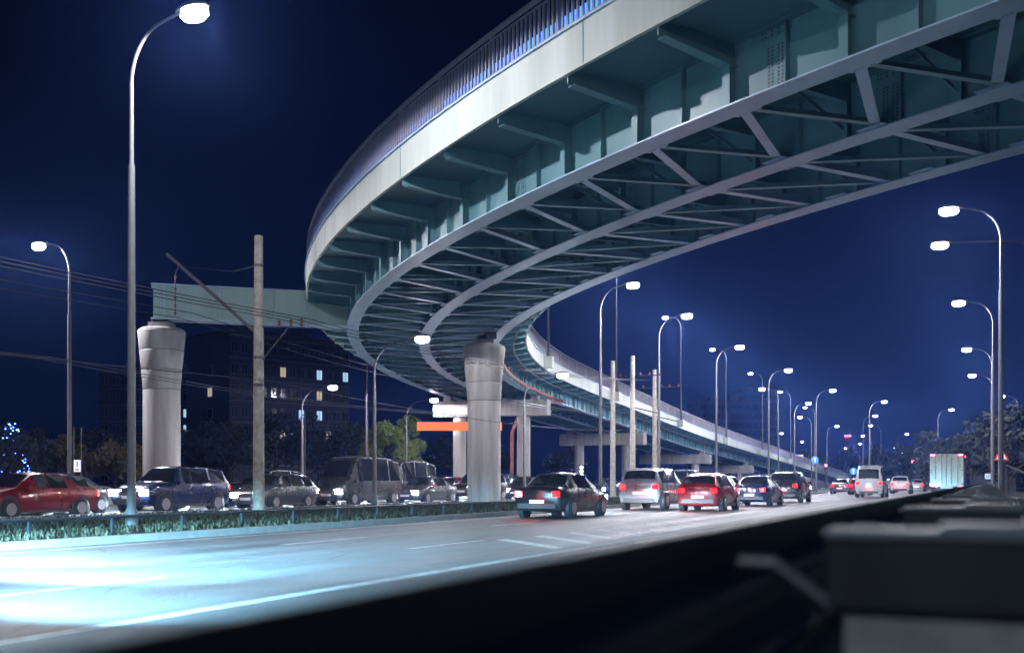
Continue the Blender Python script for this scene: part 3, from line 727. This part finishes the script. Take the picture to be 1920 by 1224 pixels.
# ------------------------------------------------------------------ truck
def truck():
    r=empty('box_truck',RW(3.0,92,0),math.atan2(RDIR.y,RDIR.x)); tag(r,'white box truck with red side panels and red roof corner lamps on the right shoulder','truck')
    mb=MB(); mb.box((0,0,2.05),(6.2,2.4,2.5)); mb.box((0,0,.72),(6.0,.9,.14)); c=mb.build('cargo_box',CARP['beige'],r)
    mb=MB(); 
    for x in (-2.9,-1.5,0,1.5,2.9):
        for s in (1,-1): mb.box((x,s*1.21,2.05),(.07,.03,2.46))
    for s in (1,-1): mb.box((0,s*1.212,3.26),(6.2,.03,.07)); mb.box((0,s*1.212,.85),(6.2,.03,.07))
    mb.box((-3.112,0,2.05),(.02,.04,2.4))
    for y in (-.8,-.35,.35,.8): mb.box((-3.125,y,2.05),(.03,.035,2.35))
    for z in (1.0,2.05,3.1):
        for y in (-1.1,1.1): mb.box((-3.12,y,z),(.03,.16,.07))
    mb.build('box_frame','galv',c)
    for s in (1,-1):
        mb=MB(); mb.box((-1.0,s*1.206,1.95),(1.3,.018,1.6)); mb.build('red_panel','red',c)
    mb=MB(); mb.box((4.0,0,1.55),(1.5,2.2,1.9)); mb.box((4.2,0,2.6),(1.1,2.1,.25)); cb=mb.build('cab',CARP['red'],r)
    mb=MB(); mb.box((4.755,0,1.9),(.02,1.9,.8)); mb.build('windscreen','carglass',cb)
    for x in (-2.1,-1.1,3.9):
        for s in (1,-1):
            mb=MB(); mb.tube([(0,-.14,0),(0,.14,0)],.48,24); wh=mb.build('wheel','tyre',r,True); wh.location=(x,s*1.0,.48)
            mb=MB(); mb.tube([(0,s*.141,0),(0,s*.15,0)],.27,16); mb.build('rim','rim',wh)
    for s in (1,-1):
        mb=MB(); mb.box((-3.13,s*1.0,3.22),(.04,.3,.08)); mb.build('marker_lamp','redlamp',r)
        mb=MB(); mb.box((-3.05,s*.95,.85),(.08,.35,.14)); mb.build('taillight','tail',r)
        mb=MB(); mb.box((2.9,s*1.22,3.22),(.3,.04,.08)); mb.build('marker_lamp','redlamp',r)
    mb=MB(); mb.box((-3.05,0,.55),(.1,2.3,.14)); mb.build('rear_bumper','trim',r)
truck()
# ------------------------------------------------------------------ trees
def leafcloud(mb,R,blobs,n,size):
    for i in range(n):
        c,r=R.choice(blobs)
        d=Vector((R.gauss(0,1),R.gauss(0,1),R.gauss(0,1))); d.normalize(); p=c+Vector((d.x*r,d.y*r,d.z*r*.8))*(R.random()**.45)
        a=Vector((R.gauss(0,1),R.gauss(0,1),R.gauss(0,1))).normalized(); b=a.orthogonal().normalized(); s=size*R.uniform(.6,1.4)
        k=len(mb.v); mb.v+=[p-a*s,p+b*s*.5,p+a*s,p-b*s*.5]; mb.f.append((k,k+1,k+2,k+3))
def tree(p,h,r,leaf,lab,seed,n=2600,size=.16,grp=None,bare=False,trunk=.3,name='leafy_tree'):
    R=random.Random(seed); t=empty(name,p); tag(t,lab,'tree',grp)
    mb=MB(); tops=[]
    th=h*trunk
    mb.tube([(0,0,-.1),(R.uniform(-.1,.1),R.uniform(-.1,.1),th),(R.uniform(-.3,.3),R.uniform(-.3,.3),h*.75)],[h*.028,h*.02,h*.006],8)
    for i in range(9):
        a=i*2.4+R.random(); z=th+(h*.6-th)*i/9+.1; L=r*R.uniform(.6,1.0)
        e=Vector((math.cos(a)*L,math.sin(a)*L,z+h*.16+R.random()*h*.1)); mb.tube([(0,0,z),e*.5+Vector((0,0,z*.5+.1)),e],[h*.012,h*.008,h*.003],5); tops.append(e)
    mb.build('trunk','bark',t,True)
    blobs=[]
    for e in tops: blobs.append((e,r*R.uniform(.28,.5)))
    for i in range(7):
        a=R.uniform(0,6.28); q=R.random(); blobs.append((Vector((math.cos(a)*r*.5*(1-q*.6),math.sin(a)*r*.5*(1-q*.6),h*(.55+.36*q))),r*R.uniform(.25,.42)))
    mb=MB(); leafcloud(mb,R,blobs,n if not bare else n//6,size); mb.build('crown',leaf,t)
    return t
def at(px,Z,z=0): return Vector(((px-960)/2000*Z,Z,z))
tree(at(735,88),7.0,2.4,'leaf','yellow green tree lit by a lamp below the bridge, left of the round pier',5,9000,.13,'trees behind the far carriageway',trunk=.15)
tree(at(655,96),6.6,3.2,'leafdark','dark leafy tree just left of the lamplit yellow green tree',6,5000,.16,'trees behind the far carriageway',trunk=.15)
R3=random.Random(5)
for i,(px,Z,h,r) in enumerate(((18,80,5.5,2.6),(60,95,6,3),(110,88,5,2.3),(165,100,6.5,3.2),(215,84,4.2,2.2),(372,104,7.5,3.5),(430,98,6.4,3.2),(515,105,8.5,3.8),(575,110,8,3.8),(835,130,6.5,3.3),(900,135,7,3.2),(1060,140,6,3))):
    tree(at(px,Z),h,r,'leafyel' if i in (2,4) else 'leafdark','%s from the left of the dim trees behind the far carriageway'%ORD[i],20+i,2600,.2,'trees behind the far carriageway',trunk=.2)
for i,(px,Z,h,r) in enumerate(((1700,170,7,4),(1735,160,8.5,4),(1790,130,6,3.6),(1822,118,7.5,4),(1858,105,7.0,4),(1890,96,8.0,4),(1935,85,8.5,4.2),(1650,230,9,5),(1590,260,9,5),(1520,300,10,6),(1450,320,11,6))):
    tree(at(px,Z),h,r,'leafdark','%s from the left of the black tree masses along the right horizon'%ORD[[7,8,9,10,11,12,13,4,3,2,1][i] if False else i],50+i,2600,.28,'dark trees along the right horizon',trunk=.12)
# fix left-to-right order words of that last row
_rt=sorted([o for o in COL.objects if o.get('group')=='dark trees along the right horizon'],key=lambda o:o.location.x/o.location.y)
for i,o in enumerate(_rt): o['label']='%s from the left of the black tree masses along the right horizon'%ORD[i]
# tree with blue light chain
t=tree(at(22,72),5.2,1.7,'leafdark','conical fir hung with a chain of blue lights at the left edge',90,2600,.12,trunk=.1,name='lit_fir_tree')
mb=MB()
R=random.Random(4)
for i in range(70):
    z=R.uniform(.8,5.1); a=R.uniform(0,6.28); rr=1.5*(1-z/5.6)+.15; mb.box((math.cos(a)*rr,math.sin(a)*rr,z),(.06,.06,.06))
mb.build('light_chain','bluelamp',t)
# ------------------------------------------------------------------ buildings
def block(name,p,ang,w,dp,floors,bays,m,lab,roofm='roof',lit=(),side=2,fh=2.8,seed=0,cat='building'):
    r=empty(name,p,ang); tag(r,lab,cat)
    H=floors*fh+.9; R=random.Random(seed)
    mb=MB(); mb.box((w/2,dp/2,H/2),(w,dp,H)); mb.build('wall',m,r)
    mb=MB(); mb.box((w/2,dp/2,H+.2),(w+.5,dp+.5,.4)); mb.box((w*.3,dp/2,H+1.1),(3,3,1.5)); mb.box((w*.75,dp/2,H+1.1),(3,3,1.5)); mb.build('roof',roofm,r)
    bw=w/bays
    mb=MB()
    for f in range(floors+1): mb.box((w/2,-.02,f*fh+.45),(w,.04,.14))
    mb.build('floor_band','frame',r)
    cnt=0
    for f in range(floors):
        for b in range(bays):
            if cnt>=98: break
            ww=bw*.62; z=f*fh+1.9; x=(b+.5)*bw
            mb=MB(); mb.box((x,-.045,z),(ww,.09,1.55)); fr_=mb.build('window','frame',r); cnt+=1
            l=(f,b) in lit
            mb=MB(); mm='glassdark'
            if l: mm='litcool' if R.random()<.7 else 'litwarm'
            for q in (-.25,.25): mb.box((x+q*ww,-.095,z),(ww*.42,.012,1.38))
            mb.build('pane',mm,fr_)
    return r
P0=at(430,150); P1=at(655,164); a=math.atan2(P1.y-P0.y,P1.x-P0.x); Wd=(P1-P0).length
b=block('apartment_block',P0,a,Wd,13,7,13,'wall','long grey apartment block with rows of windows below the crossbeam',lit=((5,5),(5,9),(4,9),(3,9),(5,12),(2,5),(2,10),(3,7)),fh=3.05,seed=2)
mb=MB(); 
w_=[];
for f,l in ((5,1),(3,0),(4,0)):
    mb=MB(); mb.box((-.045,5.5,f*3.05+1.9),(.09,1.5,1.5)); fr_=mb.build('window','frame',b); mb=MB(); mb.box((-.1,5.5,f*3.05+1.9),(.012,1.25,1.3)); mb.build('pane','litwarm' if f==4 else 'glassdark',fr_)
block('apartment_house',at(185,185),.08,16,12,7,8,'wall2','brick apartment house with a reddish roof left of the flared pier',lit=((5,6),(3,7),(4,7)),seed=4)
block('tower_block',at(1312,330),.1,21,14,9,9,'wall','faint distant tower block behind the ramp',seed=5)
block('tower_block',at(1392,360),.1,13,14,11,6,'wall','taller faint distant tower block right of the other one',seed=6)
block('tower_block',at(1690,420),.0,14,14,4,6,'wall','low far building by the truck',lit=((2,2),(1,4),(2,4)),seed=7)
block('low_house',at(1905,120),.2,16,8,1,5,'wall','low pale building behind the right roadside lamps',seed=8)
# chimney with warning lamps
r=empty('chimney',at(1588,420)); tag(r,'thin distant chimney with a row of red warning lamps','chimney')
mb=MB(); mb.lathe([(1.4,0),(.9,19.5)],n=16); mb.build('stack','concrete',r,True)
mb=MB()
for x in (-.9,0,.9): mb.box((x,-1.05,19.2),(.4,.3,.5))
mb.build('warning_lamp','redlamp',r)
# ------------------------------------------------------------------ signs and small lamps
def face(mb,pts,y=0,th=.02):
    n=len(mb.v); k=len(pts)
    for x,z in pts: mb.v.append(Vector((x,y,z)))
    for x,z in pts: mb.v.append(Vector((x,y+th,z)))
    mb.f.append(tuple(range(n,n+k))); mb.f.append(tuple(range(n+2*k-1,n+k-1,-1)))
    for i in range(k): a=n+i;b=n+(i+1)%k; mb.f.append((a,b,b+k,a+k))
def text(s,size,loc,m,parent,name='lettering'):
    c=bpy.data.curves.new(name,'FONT'); c.body=s; c.size=size; c.extrude=.004; c.align_x='CENTER'; c.align_y='CENTER'
    o=bpy.data.objects.new(name,c); dg=bpy.context.evaluated_depsgraph_get(); COL.objects.link(o); dg.update()
    me=bpy.data.meshes.new_from_object(o.evaluated_get(dg)); bpy.data.objects.remove(o); me.materials.clear(); me.materials.append(M[m])
    o=bpy.data.objects.new(name,me); COL.objects.link(o); o.parent=parent; o.location=loc; o.rotation_euler=(math.pi/2,0,0); return o
# orange board behind the pier
Zo=79; r=empty('orange_sign_board',at(860,Zo)); tag(r,'long orange board on two posts behind the central round pier','sign')
mb=MB(); x0,x1=(782-860)/2000*Zo,(941-860)/2000*Zo; z0=HC+(903-807)/2000*Zo; z1=HC+(903-791)/2000*Zo
mb.box(((x0+x1)/2,0,(z0+z1)/2),(x1-x0,.12,z1-z0)); mb.build('board','orange',r)
for q in (878,936): 
    mb=MB(); xx=(q-860)/2000*Zo; mb.lathe([(.09,0),(.09,z1)],(xx,.18,0),10); mb.build('post','galv',r,True)
# warning triangle at right
Zt=50; px=1878; r=empty('warning_sign',at(px,Zt)); tag(r,'triangular white warning sign with red border on a pole at right','sign')
zc=HC+(903-853)/2000*Zt; s=.36
mb=MB(); mb.lathe([(.03,0),(.03,zc+.2)],(0,.05,0),8); mb.build('post','galv',r)
mb=MB(); face(mb,[(-s,zc-.25),(s,zc-.25),(0,zc+.37)]); mb.build('border','red',r)
mb=MB(); face(mb,[(-s*.72,zc-.19),(s*.72,zc-.19),(0,zc+.25)],-.008,.006); mb.build('sign_face','white',r)
mb=MB(); mb.box((.0,-.012,zc-.03),(.035,.006,.22)); mb.box((-.07,-.012,zc-.08),(.03,.006,.14)); mb.box((.07,-.012,zc-.08),(.03,.006,.14)); mb.build('symbol','black',r)
# small square sign
Zt=58; r=empty('square_sign',at(1852,Zt)); tag(r,'small square white sign with a dark arrow low by the right pole','sign')
mb=MB(); mb.lathe([(.025,0),(.025,1.5)],(0,.03,0),8); mb.build('post','galv',r)
mb=MB(); mb.box((0,0,1.45),(.30,.02,.30)); mb.build('sign_face','white',r)
mb=MB(); face(mb,[(-.08,1.37),(.0,1.45),(-.08,1.53)],-.018,.006); mb.box((.05,-.014,1.45),(.05,.006,.16)); mb.build('symbol','bluesign',r)
# track signs 1 and 2 at left
Zt=56; r=empty('number_board',at(143,Zt)); tag(r,'pair of slim posts carrying white plates numbered 1 and 2','sign')
for q in (-.15,.24):
    mb=MB(); mb.lathe([(.025,0),(.025,4.0)],(q,.05,0),8); mb.build('post','galv',r)
for n_,pz in (('1',873),('2',902)):
    z=HC+(903-pz)/2000*Zt
    mb=MB(); mb.box((.05,0,z),(.36,.02,.62)); mb.build('plate','white',r); text(n_,.42,(.05,-.02,z+.06),'black',r); mb=MB(); mb.box((.05,-.014,z-.2),(.2,.006,.05)); mb.build('stripe','black',r)
# billboard on the ramp foot and arrow signs
Zt=200; r=empty('billboard',at(1492,Zt)); tag(r,'white billboard with a small dark arrow at the foot of the ramp','billboard')
z=HC+(903-860)/2000*Zt; mb=MB(); mb.box((0,0,z),(2.8,.12,1.6)); mb.build('board','white',r)
mb=MB(); mb.box((.8,-.08,z),(.5,.02,.14)); face(mb,[(.55,z-.2),(.3,z),(.55,z+.2)],-.09,.02); mb.build('symbol','black',r)
mb=MB(); mb.lathe([(.15,0),(.15,z-.8)],(0,.1,0),8); mb.build('post','galv',r)
for px,Zt,pz,lab in ((1528,120,862,'blue and white arrow sign on a post in front of the ramp foot'),(1600,130,883,'blue and white arrow sign among the far cars')):
    r=empty('arrow_sign',at(px,Zt)); tag(r,lab,'sign','small blue arrow signs')
    z=HC+(903-pz)/2000*Zt
    mb=MB(); mb.lathe([(.04,0),(.04,z)],(0,.05,0),8); mb.build('post','galv',r)
    mb=MB(); mb.tube([(0,0,z),(0,.03,z)],.42,20); mb.build('sign_face','bluesign',r)
    mb=MB(); mb.box((0,-.01,z-.05),(.12,.02,.5)); face(mb,[(-.2,z+.1),(.2,z+.1),(0,z+.34)],-.02,.02); mb.build('symbol','white',r)
# traffic signals
for i,(px,Zt,pz,mm,lab) in enumerate(((1090,85,883,'cyanlamp','traffic signal with cyan lamps right of the round pier'),(1655,150,880,'greenlamp','traffic signal showing green beyond the far cars'),(1711,150,865,'redlamp','traffic signal showing red left of the truck'),(1680,170,869,'redlamp','smaller traffic signal showing red'),(1548,150,872,'redlamp','traffic signal showing red by the ramp foot'))):
    r=empty('traffic_signal',at(px,Zt)); tag(r,lab,'traffic light','traffic signals')
    z=HC+(903-pz)/2000*Zt
    mb=MB(); mb.lathe([(.07,0),(.07,z+.4)],(0,.2,0),8); mb.build('post','dark',r)
    mb=MB(); mb.box((0,0,z),(.36,.25,1.0)); mb.build('housing','dark',r)
    mb=MB(); 
    for q in ((-.3,0,.3) if i==0 else (.0,)): mb.tube([(0,-.125,z+q),(0,-.15,z+q)],.13 if i==0 else .17,12)
    mb.build('lens',mm,r)
# stadium-like glow sign far right
r=empty('rooftop_light_board',at(1800,400)); tag(r,'far blue lit rooftop board left of the black trees','sign')
z=HC+81/2000*400
mb=MB(); mb.box((0,0,z),(3.6,.3,1.1)); mb.build('board','cyanlamp',r); mb=MB(); mb.box((0,.5,z/2),(.4,.4,z)); mb.build('post','dark',r)
# ------------------------------------------------------------------ haze
hz=MB(); hz.box((0,330,29.5),(1100,760,61)); o=hz.build('haze','wall'); tag(o,'thin night haze filling the air above the road','haze',kind='stuff')
m=bpy.data.materials.new('haze_air'); m.use_nodes=True; nt=m.node_tree; nt.nodes.remove(nt.nodes['Principled BSDF'])
v=nt.nodes.new('ShaderNodeVolumePrincipled'); v.inputs['Density'].default_value=.00042; v.inputs['Color'].default_value=(.14,.30,1,1); v.inputs['Anisotropy'].default_value=.74
nt.links.new(v.outputs[0],nt.nodes['Material Output'].inputs['Volume']); o.data.materials[0]=m
# ------------------------------------------------------------------ world
W=bpy.data.worlds.new('World'); SC.world=W; W.use_nodes=True; nt=W.node_tree; bg=nt.nodes['Background']
tc=nt.nodes.new('ShaderNodeTexCoord'); sx=nt.nodes.new('ShaderNodeSeparateXYZ'); nt.links.new(tc.outputs['Generated'],sx.inputs[0])
rp=nt.nodes.new('ShaderNodeValToRGB'); el=rp.color_ramp.elements
el[0].position=0; el[0].color=(.0010,.009,.047,1); el[1].position=.55; el[1].color=(.0002,.0004,.005,1)
e=el.new(.10); e.color=(.0009,.0062,.040,1); e=el.new(.28); e.color=(.0004,.0018,.018,1)
nt.links.new(sx.outputs['Z'],rp.inputs[0])
mr=nt.nodes.new('ShaderNodeMapRange'); mr.inputs[1].default_value=-.45; mr.inputs[2].default_value=.40; mr.inputs[3].default_value=.22; mr.inputs[4].default_value=1.0
nt.links.new(sx.outputs['X'],mr.inputs[0])
mx=nt.nodes.new('ShaderNodeVectorMath'); mx.operation='SCALE'; nt.links.new(rp.outputs[0],mx.inputs[0]); nt.links.new(mr.outputs[0],mx.inputs['Scale'])
sky=nt.nodes.new('ShaderNodeTexSky'); sky.sky_type='NISHITA'; sky.sun_disc=False; sky.sun_elevation=math.radians(-6); sky.sun_rotation=math.radians(40)
sc=nt.nodes.new('ShaderNodeVectorMath'); sc.operation='SCALE'; sc.inputs['Scale'].default_value=.05; nt.links.new(sky.outputs[0],sc.inputs[0])
ad=nt.nodes.new('ShaderNodeVectorMath'); ad.operation='ADD'; nt.links.new(mx.outputs[0],ad.inputs[0]); nt.links.new(sc.outputs[0],ad.inputs[1])
nt.links.new(ad.outputs[0],bg.inputs['Color']); bg.inputs['Strength'].default_value=1.0
# ------------------------------------------------------------------ camera
cd=bpy.data.cameras.new('camera'); cam=bpy.data.objects.new('camera',cd); COL.objects.link(cam); SC.camera=cam
cam.location=(0,0,HC); cam.rotation_euler=(math.pi/2,0,0); cd.sensor_width=36; cd.lens=37.5; cd.shift_y=(903-612)/1920
cd.clip_start=.05; cd.clip_end=4000
cd.dof.use_dof=True; cd.dof.focus_distance=45; cd.dof.aperture_fstop=1.6
SC.view_settings.view_transform='Standard'; SC.view_settings.look='None'; SC.view_settings.exposure=0; SC.view_settings.gamma=1
cy=SC.cycles; cy.use_denoising=True; cy.max_bounces=5; cy.diffuse_bounces=2; cy.glossy_bounces=2; cy.volume_bounces=0; cy.transparent_max_bounces=4
cy.sample_clamp_indirect=3; cy.sample_clamp_direct=0; cy.use_light_tree=True; cy.volume_step_rate=1
